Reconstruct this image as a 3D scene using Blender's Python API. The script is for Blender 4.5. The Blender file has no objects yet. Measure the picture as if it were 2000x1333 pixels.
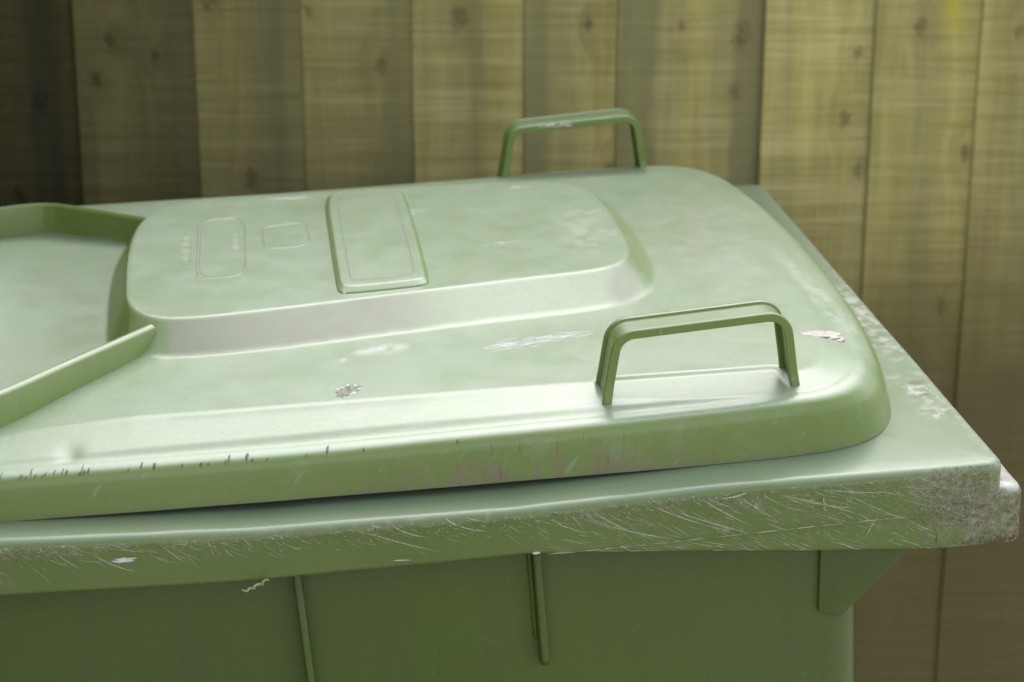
import bpy, bmesh, math, random
import numpy as np
from mathutils import Matrix, Vector, noise as mnoise

# ------------------------------------------------------------------ camera, sky, light
SC = bpy.context.scene
PITCH = math.radians(17.3)
FPX = 4012.2                      # focal length in pixels of a 2000 pixel wide picture
RIM_Z = 1.05                      # height of the bin rim above the ground
# axes of the camera written in the bin's own frame (X to the front, Y across, Z up)
CAM_IN_BIN = np.array([[0.991348, -0.128402, -0.027236], [0.070794, 0.348306, 0.934704], [0.110531, 0.928545, -0.354383]])
CAM_POS_BIN = np.array([-0.40214, -1.03158, 0.49138])
R_CAM = np.array([[1, 0, 0], [0, math.sin(PITCH), math.cos(PITCH)], [0, math.cos(PITCH), -math.sin(PITCH)]])  # rows: right, up, forward
u_, s_, v_ = np.linalg.svd(R_CAM.T @ CAM_IN_BIN)
R_BIN = u_ @ v_                   # bin frame -> world
BIN_LOC = np.array([0.0, 0.0, RIM_Z])
CAM_LOC = BIN_LOC + R_BIN @ CAM_POS_BIN
BIN_M = Matrix([list(R_BIN[i]) + [BIN_LOC[i]] for i in range(3)] + [[0, 0, 0, 1]])

cam_d = bpy.data.cameras.new("camera")
cam = bpy.data.objects.new("camera", cam_d)
SC.collection.objects.link(cam)
SC.camera = cam
cam.location = CAM_LOC
cam.rotation_euler = (math.pi / 2 - PITCH, 0, 0)
cam_d.sensor_width = 36
cam_d.lens = 36 * FPX / 2000
cam_d.clip_start = 0.05
cam_d.clip_end = 400
cam_d.dof.use_dof = True
cam_d.dof.focus_distance = 1.21
cam_d.dof.aperture_fstop = 9.5

W = bpy.data.worlds.new("World")
SC.world = W
W.use_nodes = True
SUN_EL, SUN_AZ = math.radians(55), math.radians(8)    # azimuth: clockwise from +Y; beyond the fence, veiled by cloud
wn, wl = W.node_tree.nodes, W.node_tree.links
wn.clear()
sky = wn.new("ShaderNodeTexSky"); sky.sky_type = 'NISHITA'; sky.sun_disc = False
sky.sun_elevation = SUN_EL; sky.sun_rotation = SUN_AZ
sky.air_density = 1.0; sky.dust_density = 1.8; sky.ozone_density = 0.6; sky.altitude = 50
hsv = wn.new("ShaderNodeHueSaturation"); hsv.inputs['Saturation'].default_value = 0.32   # thin white overcast
bg = wn.new("ShaderNodeBackground"); bg.inputs[1].default_value = 0.15
wo = wn.new("ShaderNodeOutputWorld")
wl.new(sky.outputs[0], hsv.inputs['Color']); wl.new(hsv.outputs[0], bg.inputs[0]); wl.new(bg.outputs[0], wo.inputs[0])

sun_d = bpy.data.lights.new("sun", 'SUN'); sun_d.energy = 0.7; sun_d.angle = math.radians(64); sun_d.color = (1, .98, .95)
sun = bpy.data.objects.new("sun", sun_d); SC.collection.objects.link(sun)
sd = Vector((math.sin(SUN_AZ) * math.cos(SUN_EL), math.cos(SUN_AZ) * math.cos(SUN_EL), math.sin(SUN_EL)))
sun.rotation_euler = sd.to_track_quat('Z', 'Y').to_euler(); sun.location = (-2, -3, 5)

SC.view_settings.view_transform = 'Standard'; SC.view_settings.look = 'None'
SC.view_settings.gamma = 1; SC.view_settings.exposure = 1.68

# ------------------------------------------------------------------ small helpers
rnd = random.Random(11)
def link(o, parent=None):
    SC.collection.objects.link(o)
    if parent is not None: o.parent = parent
    return o
def mesh_obj(name, verts, faces, mat, parent=None, smooth=True, mats=None, midx=None):
    me = bpy.data.meshes.new(name)
    me.from_pydata([tuple(map(float, v)) for v in verts], [], [tuple(int(i) for i in f) for f in faces])
    for m in (mats or [mat]): me.materials.append(m)
    if midx is not None: me.polygons.foreach_set('material_index', midx)
    if smooth: me.polygons.foreach_set('use_smooth', [True] * len(me.polygons))
    me.update()
    return link(bpy.data.objects.new(name, me), parent)
def smooth_by_angle(o, deg=35):
    me = o.data
    bm = bmesh.new(); bm.from_mesh(me)
    bmesh.ops.recalc_face_normals(bm, faces=bm.faces)
    for e in bm.edges:
        if len(e.link_faces) == 2 and e.calc_face_angle(0) > math.radians(deg): e.smooth = False
    for f in bm.faces: f.smooth = True
    bm.to_mesh(me); bm.free()
    return o
def bevel_obj(o, w, seg=2, deg=35):
    bm = bmesh.new(); bm.from_mesh(o.data)
    bmesh.ops.recalc_face_normals(bm, faces=bm.faces)
    es = [e for e in bm.edges if len(e.link_faces) == 2 and e.calc_face_angle(0) > math.radians(deg)]
    bmesh.ops.bevel(bm, geom=es, offset=w, segments=seg, profile=.5, affect='EDGES', clamp_overlap=True)
    for f in bm.faces: f.smooth = True
    bm.to_mesh(o.data); bm.free()
    return o
def sstep(a, b, x):
    t = np.clip((np.asarray(x, float) - a) / (b - a), 0, 1); return t * t * (3 - 2 * t)
def chaikin(P, n, closed=True):
    P = np.asarray(P, float)
    for _ in range(n):
        if closed:
            Q = np.roll(P, -1, 0); P = np.stack([.75 * P + .25 * Q, .25 * P + .75 * Q], 1).reshape(-1, P.shape[1])
        else:
            A, B = P[:-1], P[1:]
            P = np.vstack([P[:1], np.stack([.75 * A + .25 * B, .25 * A + .75 * B], 1).reshape(-1, P.shape[1]), P[-1:]])
    return P
def resample(P, n, closed=True):
    P = np.asarray(P, float)
    if closed: P = np.vstack([P, P[:1]])
    d = np.r_[0, np.cumsum(np.linalg.norm(np.diff(P, axis=0), axis=1))]
    t = np.linspace(0, d[-1], n, endpoint=not closed)
    return np.stack([np.interp(t, d, P[:, k]) for k in range(P.shape[1])], 1)
def pdist(X, P, closed=True):
    """distance from points X (n,2) to polyline P, and inside flag"""
    X = np.asarray(X, float); P = np.asarray(P, float)
    Q = np.roll(P, -1, 0) if closed else P[1:]
    A = P if closed else P[:-1]
    best = np.full(len(X), 1e9); ins = np.zeros(len(X), bool)
    for a, b in zip(A, Q):
        ab = b - a; t = np.clip(((X - a) @ ab) / max(ab @ ab, 1e-12), 0, 1)
        d = np.hypot(*(X - a - t[:, None] * ab).T); best = np.minimum(best, d)
        if closed and a[1] != b[1]:
            c = ((a[1] > X[:, 1]) != (b[1] > X[:, 1])) & (X[:, 0] < (b[0] - a[0]) * (X[:, 1] - a[1]) / (b[1] - a[1]) + a[0])
            ins ^= c
    return best, ins

# ------------------------------------------------------------------ node helpers
class NT:
    def __init__(s, name):
        s.m = bpy.data.materials.new(name); s.m.use_nodes = True
        s.t = s.m.node_tree; s.n = s.t.nodes; s.n.clear()
        s.out = s.n.new("ShaderNodeOutputMaterial"); s.b = s.n.new("ShaderNodeBsdfPrincipled")
        s.t.links.new(s.b.outputs[0], s.out.inputs[0])
        s.tc = s.n.new("ShaderNodeTexCoord"); s.P = s.tc.outputs['Object']
    def put(s, sock, v):
        if isinstance(v, bpy.types.NodeSocket): s.t.links.new(v, sock)
        elif isinstance(v, (int, float)):
            if hasattr(sock.default_value, '__len__'): sock.default_value = [v] * len(sock.default_value)
            else: sock.default_value = v
        else:
            v = tuple(v)
            if len(sock.default_value) == 4 and len(v) == 3: v = v + (1,)
            sock.default_value = v
    def math(s, op, a, b=0.0, c=None, clamp=False):
        n = s.n.new("ShaderNodeMath"); n.operation = op; n.use_clamp = clamp
        s.put(n.inputs[0], a); s.put(n.inputs[1], b)
        if c is not None: s.put(n.inputs[2], c)
        return n.outputs[0]
    def vmath(s, op, a, b=(0, 0, 0)):
        n = s.n.new("ShaderNodeVectorMath"); n.operation = op
        s.put(n.inputs[0], a); s.put(n.inputs[1], b)
        return n.outputs[1] if op in ('LENGTH', 'DISTANCE', 'DOT_PRODUCT') else n.outputs[0]
    def map(s, x, a, b, c=0.0, d=1.0, smooth=True):
        n = s.n.new("ShaderNodeMapRange"); n.interpolation_type = 'SMOOTHSTEP' if smooth else 'LINEAR'
        for k, v in enumerate((x, a, b, c, d)): s.put(n.inputs[k], v)
        return n.outputs[0]
    def noise(s, scale, detail=3, rough=.5, vec=None, dist=0.0, stretch=None, rot=None, dim='3D'):
        v = vec if vec is not None else s.P
        if stretch is not None or rot is not None:
            mp = s.n.new("ShaderNodeMapping"); s.put(mp.inputs[0], v)
            # rotate first, then stretch
            if rot is not None:
                r = s.n.new("ShaderNodeVectorRotate"); r.rotation_type = 'EULER_XYZ'; s.put(r.inputs['Vector'], v); r.inputs['Rotation'].default_value = rot
                s.put(mp.inputs[0], r.outputs[0])
            mp.inputs['Scale'].default_value = stretch or (1, 1, 1); v = mp.outputs[0]
        n = s.n.new("ShaderNodeTexNoise"); s.put(n.inputs['Vector'], v)
        n.inputs['Scale'].default_value = scale; n.inputs['Detail'].default_value = detail
        n.inputs['Roughness'].default_value = rough; n.inputs['Distortion'].default_value = dist
        return n.outputs[0]
    def mix(s, f, a, b, mode='MIX'):
        n = s.n.new("ShaderNodeMix"); n.data_type = 'RGBA'; n.blend_type = mode
        s.put(n.inputs[0], f); s.put(n.inputs[6], a); s.put(n.inputs[7], b)
        return n.outputs[2]
    def sep(s, v=None):
        n = s.n.new("ShaderNodeSeparateXYZ"); s.put(n.inputs[0], v if v is not None else s.P); return n.outputs
    def comb(s, x, y, z):
        n = s.n.new("ShaderNodeCombineXYZ"); s.put(n.inputs[0], x); s.put(n.inputs[1], y); s.put(n.inputs[2], z); return n.outputs[0]
    def bump(s, h, strength, dist=.001, normal=None):
        n = s.n.new("ShaderNodeBump"); n.inputs['Strength'].default_value = strength; n.inputs['Distance'].default_value = dist
        s.put(n.inputs['Height'], h)
        if normal is not None: s.put(n.inputs['Normal'], normal)
        return n.outputs[0]
    def blob(s, c, r, rot=0.0, axes='xy', soft=.6, vec=None):
        """soft elliptical mask about c with radii r in the plane of two object axes"""
        o = s.sep(vec); a, b = ({'xy': (0, 1), 'xz': (0, 2), 'yz': (1, 2)})[axes]
        x = s.math('SUBTRACT', o[a], c[0]); y = s.math('SUBTRACT', o[b], c[1])
        ca, sa = math.cos(rot), math.sin(rot)
        u = s.math('ADD', s.math('MULTIPLY', x, ca / r[0]), s.math('MULTIPLY', y, sa / r[0]))
        v = s.math('ADD', s.math('MULTIPLY', x, -sa / r[1]), s.math('MULTIPLY', y, ca / r[1]))
        d = s.math('SQRT', s.math('ADD', s.math('MULTIPLY', u, u), s.math('MULTIPLY', v, v)))
        return s.map(d, 1.0 - soft, 1.0 + soft * .4, 1.0, 0.0)
    def maxm(s, L):
        o = L[0]
        for k in L[1:]: o = s.math('MAXIMUM', o, k)
        return o
    def wiggle(s, amt, scale):
        n = s.n.new("ShaderNodeTexNoise"); s.put(n.inputs['Vector'], s.P); n.inputs['Scale'].default_value = scale; n.inputs['Detail'].default_value = 3
        v = s.vmath('SUBTRACT', n.outputs[1], (.5, .5, .5)); v = s.vmath('MULTIPLY', v, (amt, amt, amt))
        return s.vmath('ADD', s.P, v)

GREEN = (.118, .172, .034)
GREEN_B = (.136, .192, .046)
def plastic(name, kind):
    s = NT(name)
    big = s.noise(5, 3, .5); mid = s.noise(38, 4, .6); fine = s.noise(420, 3, .6)
    col = s.mix(s.map(big, .35, .65), GREEN, GREEN_B)
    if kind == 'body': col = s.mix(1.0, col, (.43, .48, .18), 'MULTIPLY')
    if kind == 'rim': col = s.mix(1.0, col, (.72, .73, .72), 'MULTIPLY')
    col = s.mix(s.math('MULTIPLY', s.map(fine, .4, .75), .06 if kind == 'body' else .2), col, (.13, .18, .06))
    # paler upward faces: some weathering, plus sky sheen painted into the colour
    rough = s.map(mid, .2, .8, .29, .37)
    bumps = s.math('MULTIPLY', s.noise(900, 2, .6), .5)
    o = s.sep()
    hair = s.map(s.noise(1.0, 2, .5, stretch=(60, 1400, 2), rot=(0, 0, -.12)), .64, .74)
    cream_tint = None
    if kind == 'lid':
        nz = s.sep(s.n.new("ShaderNodeNewGeometry").outputs['Normal'])[2]
        up = s.map(nz, .55, .98)
        grn = s.noise(300, 6, .8)
        chalk_sheen = s.math('MULTIPLY', up, s.math('ADD', s.map(s.noise(5, 2, .5), .2, .8, .55, .74), s.math('ADD', s.map(grn, .3, .7, -.16, .16, smooth=False), s.map(mid, .25, .75, -.08, .08))))
        col = s.mix(chalk_sheen, col, (.245, .300, .235))  # lid top's reflected sky painted as pale colour over faint chalking
        wv = s.wiggle(.012, 60)
        n1 = s.noise(240, 5, .7); n2 = s.noise(90, 5, .7); wx = s.sep(wv)[0]
        # cream tint on the shoulder of the raised panel, dusty lines along the ridge feet
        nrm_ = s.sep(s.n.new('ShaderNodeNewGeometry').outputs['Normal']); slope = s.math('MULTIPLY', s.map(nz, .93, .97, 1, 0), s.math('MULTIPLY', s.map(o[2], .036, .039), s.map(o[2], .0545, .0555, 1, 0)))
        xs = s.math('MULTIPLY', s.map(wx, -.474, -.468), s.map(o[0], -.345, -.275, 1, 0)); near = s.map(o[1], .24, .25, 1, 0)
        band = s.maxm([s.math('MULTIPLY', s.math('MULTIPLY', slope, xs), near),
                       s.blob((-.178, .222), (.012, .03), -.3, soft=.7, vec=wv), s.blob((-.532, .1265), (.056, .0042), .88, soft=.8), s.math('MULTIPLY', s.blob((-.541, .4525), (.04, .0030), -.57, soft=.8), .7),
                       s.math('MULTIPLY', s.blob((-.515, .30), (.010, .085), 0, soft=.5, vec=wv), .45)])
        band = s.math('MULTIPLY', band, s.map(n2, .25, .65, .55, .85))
        col = s.mix(band, col, (.215, .218, .165)); cream_tint = band
        # pale scuffs
        sc = s.maxm([s.blob((-.343, .152), (.020, .008), .12, soft=.8, vec=wv), s.blob((-.3666, .139), (.0025, .003), 0, soft=.6),
                     s.math('MULTIPLY', s.blob((-.19, .32), (.02, .06), -.1, soft=.9, vec=wv), .35),
                     s.math('MULTIPLY', s.blob((-.053, .20), (.008, .12), .05, soft=.9, vec=wv), .5)])
        scn = s.math('MULTIPLY', sc, s.map(n2, .38, .62))
        col = s.mix(s.math('MULTIPLY', scn, .75), col, (.42, .43, .39))
        # brown runs at the foot of the skirt, and drips below the edge
        z = o[2]
        skirt = s.math('MULTIPLY', s.map(z, .024, .028, 1, 0), s.map(o[1], .05, .06, 1, 0))
        runs = s.noise(1, 4, .7, stretch=(170, 20, 55))
        low = s.map(z, .002, .024, 1, 0)
        xm = s.maxm([s.blob((-.27, 0), (.11, 1), 0, axes='xz', soft=.8)])
        r = s.math('MULTIPLY', s.math('MULTIPLY', skirt, low), s.math('MULTIPLY', s.map(runs, .42, .62), s.math('ADD', s.math('MULTIPLY', xm, .8), .12)))
        col = s.mix(s.math('MULTIPLY', r, .95), col, (.17, .125, .085))
        r2 = s.math('MULTIPLY', skirt, s.math('MULTIPLY', s.map(s.noise(1, 3, .7, stretch=(420, 40, 45)), .60, .70), .55))
        col = s.mix(s.math('MULTIPLY', r2, xm), col, (.08, .05, .03))
        # grime along the skirt's foot
        g = s.math('MULTIPLY', s.map(z, .0, .006, 1, 0), s.map(n1, .35, .6, .2, .9))
        g = s.math('MULTIPLY', g, skirt)
        col = s.mix(g, col, (.14, .125, .085))
        # grey smears on the flat edge by the skirt
        gs = s.math('MULTIPLY', s.blob((-.25, .055), (.25, .03), .03, soft=.8), s.map(s.noise(1, 4, .7, stretch=(40, 200, 40)), .5, .7))
        col = s.mix(s.math('MULTIPLY', gs, .4), col, (.3, .31, .3))
        # dark specks
        sp = s.map(s.noise(700, 1, .5), .77, .80)
        col = s.mix(s.math('MULTIPLY', sp, .5), col, (.03, .03, .02))
        # brownish film in the front corner
        film = s.math('MULTIPLY', s.blob((-.10, .33), (.06, .13), -.1, soft=.9, vec=wv), s.map(n2, .35, .75, 0, .55))
        col = s.mix(film, col, (.24, .21, .155))
        emb = s.maxm([s.blob((-.555, .345), (.022, .018), 0, soft=.6, vec=wv), s.blob((-.56, .23), (.03, .02), 0, soft=.7, vec=wv)])
        col = s.mix(s.math('MULTIPLY', emb, s.map(n2, .4, .7, 0, .45)), col, (.26, .235, .19))
        rough = s.math('ADD', rough, s.math('MULTIPLY', s.maxm([band, scn, film]), .25))
    if kind == 'part':
        nz = s.sep(s.n.new("ShaderNodeNewGeometry").outputs['Normal'])[2]
        col = s.mix(s.math('MULTIPLY', s.map(nz, .5, .98), s.map(mid, .2, .8, .55, .8)), col, (.130, .178, .105))  # handle tops paler: sky reflection put into the colour with slight weathering
        col = s.mix(s.math('MULTIPLY', s.map(s.noise(130, 5, .75), .56, .72), .35), col, (.22, .23, .15))
    if kind == 'rim':
        nz = s.sep(s.n.new("ShaderNodeNewGeometry").outputs['Normal'])[2]
        up = s.map(nz, .35, .9)
        chalk_sheen = s.math('MULTIPLY', up, s.map(s.noise(6, 3, .5), .2, .8, .45, .7))
        col = s.mix(chalk_sheen, col, (.180, .232, .175))  # rim top: weathering and painted sky sheen together
        wv = s.wiggle(.010, 70); n1 = s.noise(300, 6, .75); n2 = s.noise(110, 5, .7)
        side = s.map(o[1], .003, .006, 1, 0)
        # scraped beige-grey skin: strip under the top edge, and the whole front corner
        zz = s.math('ADD', o[2], s.math('MULTIPLY', s.math('SUBTRACT', s.noise(45, 4, .7), .5), .016))
        strip = s.math('MULTIPLY', s.map(zz, -.012, -.008), s.map(o[2], -.0055, -.0035, 1, 0))
        xm = s.maxm([s.blob((-.42, 0), (.20, 1), 0, axes='xz', soft=.5), s.blob((-.17, 0), (.14, 1), 0, axes='xz', soft=.6), s.blob((-.57, 0), (.06, 1), 0, axes='xz', soft=.5)])
        strip = s.math('MULTIPLY', s.math('MULTIPLY', strip, xm), s.map(n2, .48, .66, 0, .8))
        corner = s.maxm([s.blob((.002, -.032), (.042, .026), .15, axes='xz', soft=.5, vec=wv), s.blob((-.028, -.012), (.03, .013), -.1, axes='xz', soft=.7, vec=wv)])
        corner = s.math('MULTIPLY', corner, s.map(n2, .28, .68, 0, 1))
        gouge = s.maxm([s.blob(c_, r_, -.35, axes='xz', soft=.7, vec=wv) for c_, r_ in (((-.150, -.010), (.016, .0045)), ((-.160, -.024), (.010, .004)), ((-.108, -.036), (.006, .005)), ((-.235, -.012), (.014, .004)), ((-.200, -.008), (.018, .003)), ((-.188, -.034), (.010, .003)), ((-.585, -.014), (.03, .008)))])
        corner = s.math('MAXIMUM', corner, s.math('MULTIPLY', gouge, s.map(n2, .40, .60, 0, .8)))
        ab = s.math('MULTIPLY', s.maxm([s.math('MULTIPLY', strip, .8), corner]), side)
        tone = s.mix(s.map(n1, .35, .65), (.10, .088, .055), (.27, .245, .17))
        col = s.mix(ab, col, tone)
        # worn front edge and white specks on the top
        ed = s.math('MULTIPLY', s.map(s.math('ADD', o[0], s.math('MULTIPLY', s.math('SUBTRACT', n2, .5), .030)), -.006, .010), s.map(o[2], -.012, -.002))
        col = s.mix(s.math('MULTIPLY', ed, .5), col, (.26, .24, .20))
        t = s.math('MULTIPLY', up, s.maxm([s.blob((-.014, .115), (.012, .03), .2, soft=.9, vec=wv), s.blob((-.012, .08), (.012, .012), 0, soft=.9, vec=wv), s.blob((-.008, .25), (.012, .10), 0, soft=.9, vec=wv)]))
        col = s.mix(s.math('MULTIPLY', s.math('MULTIPLY', t, s.map(n2, .45, .62)), .8), col, (.40, .38, .34))
        dk = s.math('MULTIPLY', s.maxm([s.blob((-.010, .128), (.010, .004), .3, soft=.9, vec=wv), s.blob((-.012, .108), (.011, .003), .4, soft=.9, vec=wv)]), .7)
        col = s.mix(dk, col, (.09, .07, .065))
        lp_ = s.math('MULTIPLY', s.math('MULTIPLY', s.map(o[0], .004, .008), s.map(nz, .3, .8)), s.map(n2, .3, .55, .45, .95))
        col = s.mix(lp_, col, (.34, .335, .30))
        ab = s.maxm([ab, s.math('MULTIPLY', ed, .7)])
        rough = s.math('ADD', rough, s.math('MULTIPLY', ab, .3))
        bumps = s.math('ADD', bumps, s.math('MULTIPLY', ab, s.math('MULTIPLY', s.noise(420, 6, .8), 5)))
        hair = s.map(s.noise(1.0, 2, .5, stretch=(260, 60, 1100), rot=(0, -.55, 0)), .66, .73); hair = s.math('MULTIPLY', hair, s.map(nz, .2, .6, 1, 0))
    if kind == 'body':
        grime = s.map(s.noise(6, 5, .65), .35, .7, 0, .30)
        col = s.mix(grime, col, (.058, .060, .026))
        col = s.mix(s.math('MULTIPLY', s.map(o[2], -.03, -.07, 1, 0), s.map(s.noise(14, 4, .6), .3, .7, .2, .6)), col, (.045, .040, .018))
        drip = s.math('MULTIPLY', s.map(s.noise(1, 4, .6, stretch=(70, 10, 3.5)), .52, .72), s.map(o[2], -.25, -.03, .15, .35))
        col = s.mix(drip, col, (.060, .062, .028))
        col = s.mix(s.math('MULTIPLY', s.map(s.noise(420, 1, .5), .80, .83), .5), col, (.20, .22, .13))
        hair = s.map(s.noise(1.0, 2, .5, stretch=(300, 60, 900), rot=(0, .2, 0)), .68, .74)
        rough = s.math('ADD', rough, .10); bumps = s.math('MULTIPLY', bumps, .4)
    col = s.mix(s.math('MULTIPLY', hair, .22), col, (.34, .37, .29))
    s.put(s.b.inputs['Base Color'], col); s.put(s.b.inputs['Roughness'], rough)
    s.b.inputs['IOR'].default_value = 1.5
    s.put(s.b.inputs['Normal'], s.bump(bumps, .35, .0002))
    return s.m
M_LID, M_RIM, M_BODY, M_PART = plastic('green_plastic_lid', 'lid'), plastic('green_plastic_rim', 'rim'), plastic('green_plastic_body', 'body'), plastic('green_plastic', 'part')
def simple(name, c, rough=.6, var=.3):
    s = NT(name); n = s.noise(500, 3, .6)
    s.put(s.b.inputs['Base Color'], s.mix(s.map(n, .3, .7), c, tuple(k * (1 - var) for k in c))); s.b.inputs['Roughness'].default_value = rough
    return s.m
M_PALE = simple('scratch_pale', (.43, .45, .31)); M_BEIGE = simple('scratch_beige', (.30, .26, .19)); M_DARK = simple('scratch_dirt', (.11, .095, .055))
M_WHITE = simple('scuff_white', (.60, .61, .58)); M_PINK = simple('flake_pink', (.44, .39, .35)); M_ORANGE = simple('stain_orange', (.30, .20, .13)); M_GROOVE = simple('groove_dust', (.185, .20, .14)); M_SHAVING = simple('shaving_green', (.30, .36, .18))

# ------------------------------------------------------------------ the bin
BIN = link(bpy.data.objects.new("wheelie_bin", None))
BIN.matrix_world = BIN_M
BIN["label"] = "green plastic wheelie bin with closed lid and scratched rim, in front of the wooden fence"
BIN["category"] = "wheelie bin"

AX = .2915                                     # lid's axis across the bin
# ---- rim: profile swept round a rounded rectangle
def rim_top(x):  return float(np.interp(x, [-.70, -.56, -.42, -.28, -.166, -.046, 0], [.002, .002, -.0035, -.0035, .0005, .001, .001]))
def rim_bot(x):  return float(np.interp(x, [-.70, -.566, -.426, -.33, -.271, -.195, -.105, -.035, .02], [-.031, -.031, -.0345, -.033, -.0318, -.038, -.046, -.051, -.051]))
RX0, RX1, RY1, RC = -.70, .004, .581, .011
def rim_path():
    P = []
    for k in range(0, 241): P.append((RX0 + (RX1 - RC - RX0) * k / 240., 0.0, 0, -1))
    for k in range(1, 16):
        a = -math.pi / 2 + math.pi / 2 * k / 15.; P.append((RX1 - RC + RC * math.cos(a), RC + RC * math.sin(a), math.cos(a), math.sin(a)))
    for k in range(1, 81): P.append((RX1, RC + (RY1 - 2 * RC) * k / 80., 1, 0))
    for k in range(1, 16):
        a = math.pi / 2 * k / 15.; P.append((RX1 - RC + RC * math.cos(a), RY1 - RC + RC * math.sin(a), math.cos(a), math.sin(a)))
    for k in range(1, 121): P.append((RX1 - RC + (RX0 - RX1 + RC) * k / 120., RY1, 0, 1))
    for k in range(1, 60): P.append((RX0, RY1 - RY1 * k / 60., -1, 0))
    return P
RP = rim_path()
def rim_face_off(x, z, ny):
    """how far the rim's side face stands back from the outline: draft, dents, the step below the seam"""
    d = .0012 * (-z) / .05
    d += .0007 * mnoise.noise(Vector((x * 14, z * 30, 3)))
    seam = -.033 + .005 * float(sstep(-.27, -.03, x))
    d += .0009 * float(sstep(seam + .0006, seam - .0006, z)) * float(sstep(-.30, -.24, x))
    return d
rv, rf = [], []
for (x, y, nx, ny) in RP:
    zt, zb = rim_top(x), rim_bot(x)
    zt += .0006 * mnoise.noise(Vector((x * 9, y * 9, 0)))
    fr = max(0.0, nx)
    if fr > 0 and x > -.02: zb = zb * (1 - fr) + (-.030) * fr
    r = .0062 + .0015 * mnoise.noise(Vector((x * 40, y * 40, 7)))
    if ny > -.5: r = .0045
    prof = [(.075, zt - .010), (.068, zt - .0015), (.060, zt)]
    for k in range(1, 5): prof.append((.060 - (.060 - r) * k / 5., zt + .0002))
    for k in range(0, 7):
        a = math.pi / 2 * k / 6.; prof.append((r - r * math.sin(a), zt - r + r * math.cos(a)))
    nz = 16
    for k in range(1, nz + 1):
        z = (zt - r) + (zb + .0012 - zt + r) * k / nz; prof.append((rim_face_off(x, z, ny), z))
    d = rim_face_off(x, zb, ny)
    prof += [(d + .0008, zb + .0003), (d + .002, zb), (d + .0035, zb + .0005), (d + .004, zb + .004), (.032, -.016), (.06, -.016)]
    for (o, z) in prof:
        px, py = x - nx * o, y - ny * o
        if o > RC:                       # inside the corner radius: a mitred rectangle
            if nx == 0: t = (x - RX0) / (RX1 - RC - RX0); px = RX0 + o + t * (RX1 - 2 * o - RX0)
            elif ny == 0: t = (y - RC) / (RY1 - 2 * RC) if nx > 0 else y / RY1; py = o + min(max(t, 0), 1) * (RY1 - 2 * o)
            else: px, py = RX1 - o, (o if ny < 0 else RY1 - o)
        if o > .004 and z > zt - .003: z = z - zt + rim_top(min(px, 0)) + .0006 * mnoise.noise(Vector((px * 9, py * 9, 0)))
        rv.append((px, py, z))
NPF, NPT = len(prof), len(RP)
for i in range(NPT):
    j = (i + 1) % NPT
    for k in range(NPF):
        l = (k + 1) % NPF
        rf.append((i * NPF + k, j * NPF + k, j * NPF + l, i * NPF + l))
rim = mesh_obj('rim', rv, rf, M_RIM, BIN)
bm = bmesh.new(); bm.from_mesh(rim.data); bmesh.ops.remove_doubles(bm, verts=bm.verts, dist=.00002); bm.to_mesh(rim.data); bm.free()
smooth_by_angle(rim, 50)

# ---- comb lip that stands out below the front of the rim
lv, lf = [], []
lpath = []
y0, y1, xf, rr = .0015, .5795, .0175, .011
for k in range(0, 9): lpath.append((-.035 + (xf - rr + .035) * k / 8., y0, 0, -1))
for k in range(1, 13):
    a = -math.pi / 2 + math.pi / 2 * k / 12.; lpath.append((xf - rr + rr * math.cos(a), y0 + rr + rr * math.sin(a), math.cos(a), math.sin(a)))
for k in range(1, 60): lpath.append((xf, y0 + rr + (y1 - y0 - 2 * rr) * k / 60., 1, 0))
for k in range(0, 13):
    a = math.pi / 2 * k / 12.; lpath.append((xf - rr + rr * math.cos(a), y1 - rr + rr * math.sin(a), math.cos(a), math.sin(a)))
for k in range(1, 9): lpath.append((xf - rr - (xf - rr + .035) * k / 8., y1, 0, 1))
for (x, y, nx, ny) in lpath:
    w = .0008 * mnoise.noise(Vector((x * 60, y * 60, 2)))
    zt = -.0155 + .0015 * mnoise.noise(Vector((x * 30, y * 30, 5)))
    zb = -.0505 + .0012 * mnoise.noise(Vector((x * 45, y * 45, 9))) + (.003 if x > 0 else 0)
    pr = [(.026, zt), (.012, zt), (.005, zt - .0004), (.002, zt - .0016), (.0006, zt - .004)]
    for k in range(0, 9): pr.append((w * .8 + .0004 * math.sin(k * 2.1 + x * 300 + y * 90), zt - .006 + (zb + .006 - zt + .004) * k / 8.))
    pr += [(.0015, zb + .0008), (.004, zb), (.026, zb + .001)]
    for (o, z) in pr: lv.append((x - nx * o, y - ny * o, z))
n1, n2 = len(pr), len(lpath)
for i in range(n2 - 1):
    for k in range(n1):
        l = (k + 1) % n1; lf.append((i * n1 + k, (i + 1) * n1 + k, (i + 1) * n1 + l, i * n1 + l))
lf.append(tuple(range(n1))); lf.append(tuple(reversed(range((n2 - 1) * n1, n2 * n1))))
lip = mesh_obj('front_lip', lv, lf, M_RIM, BIN); smooth_by_angle(lip, 50)

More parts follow.
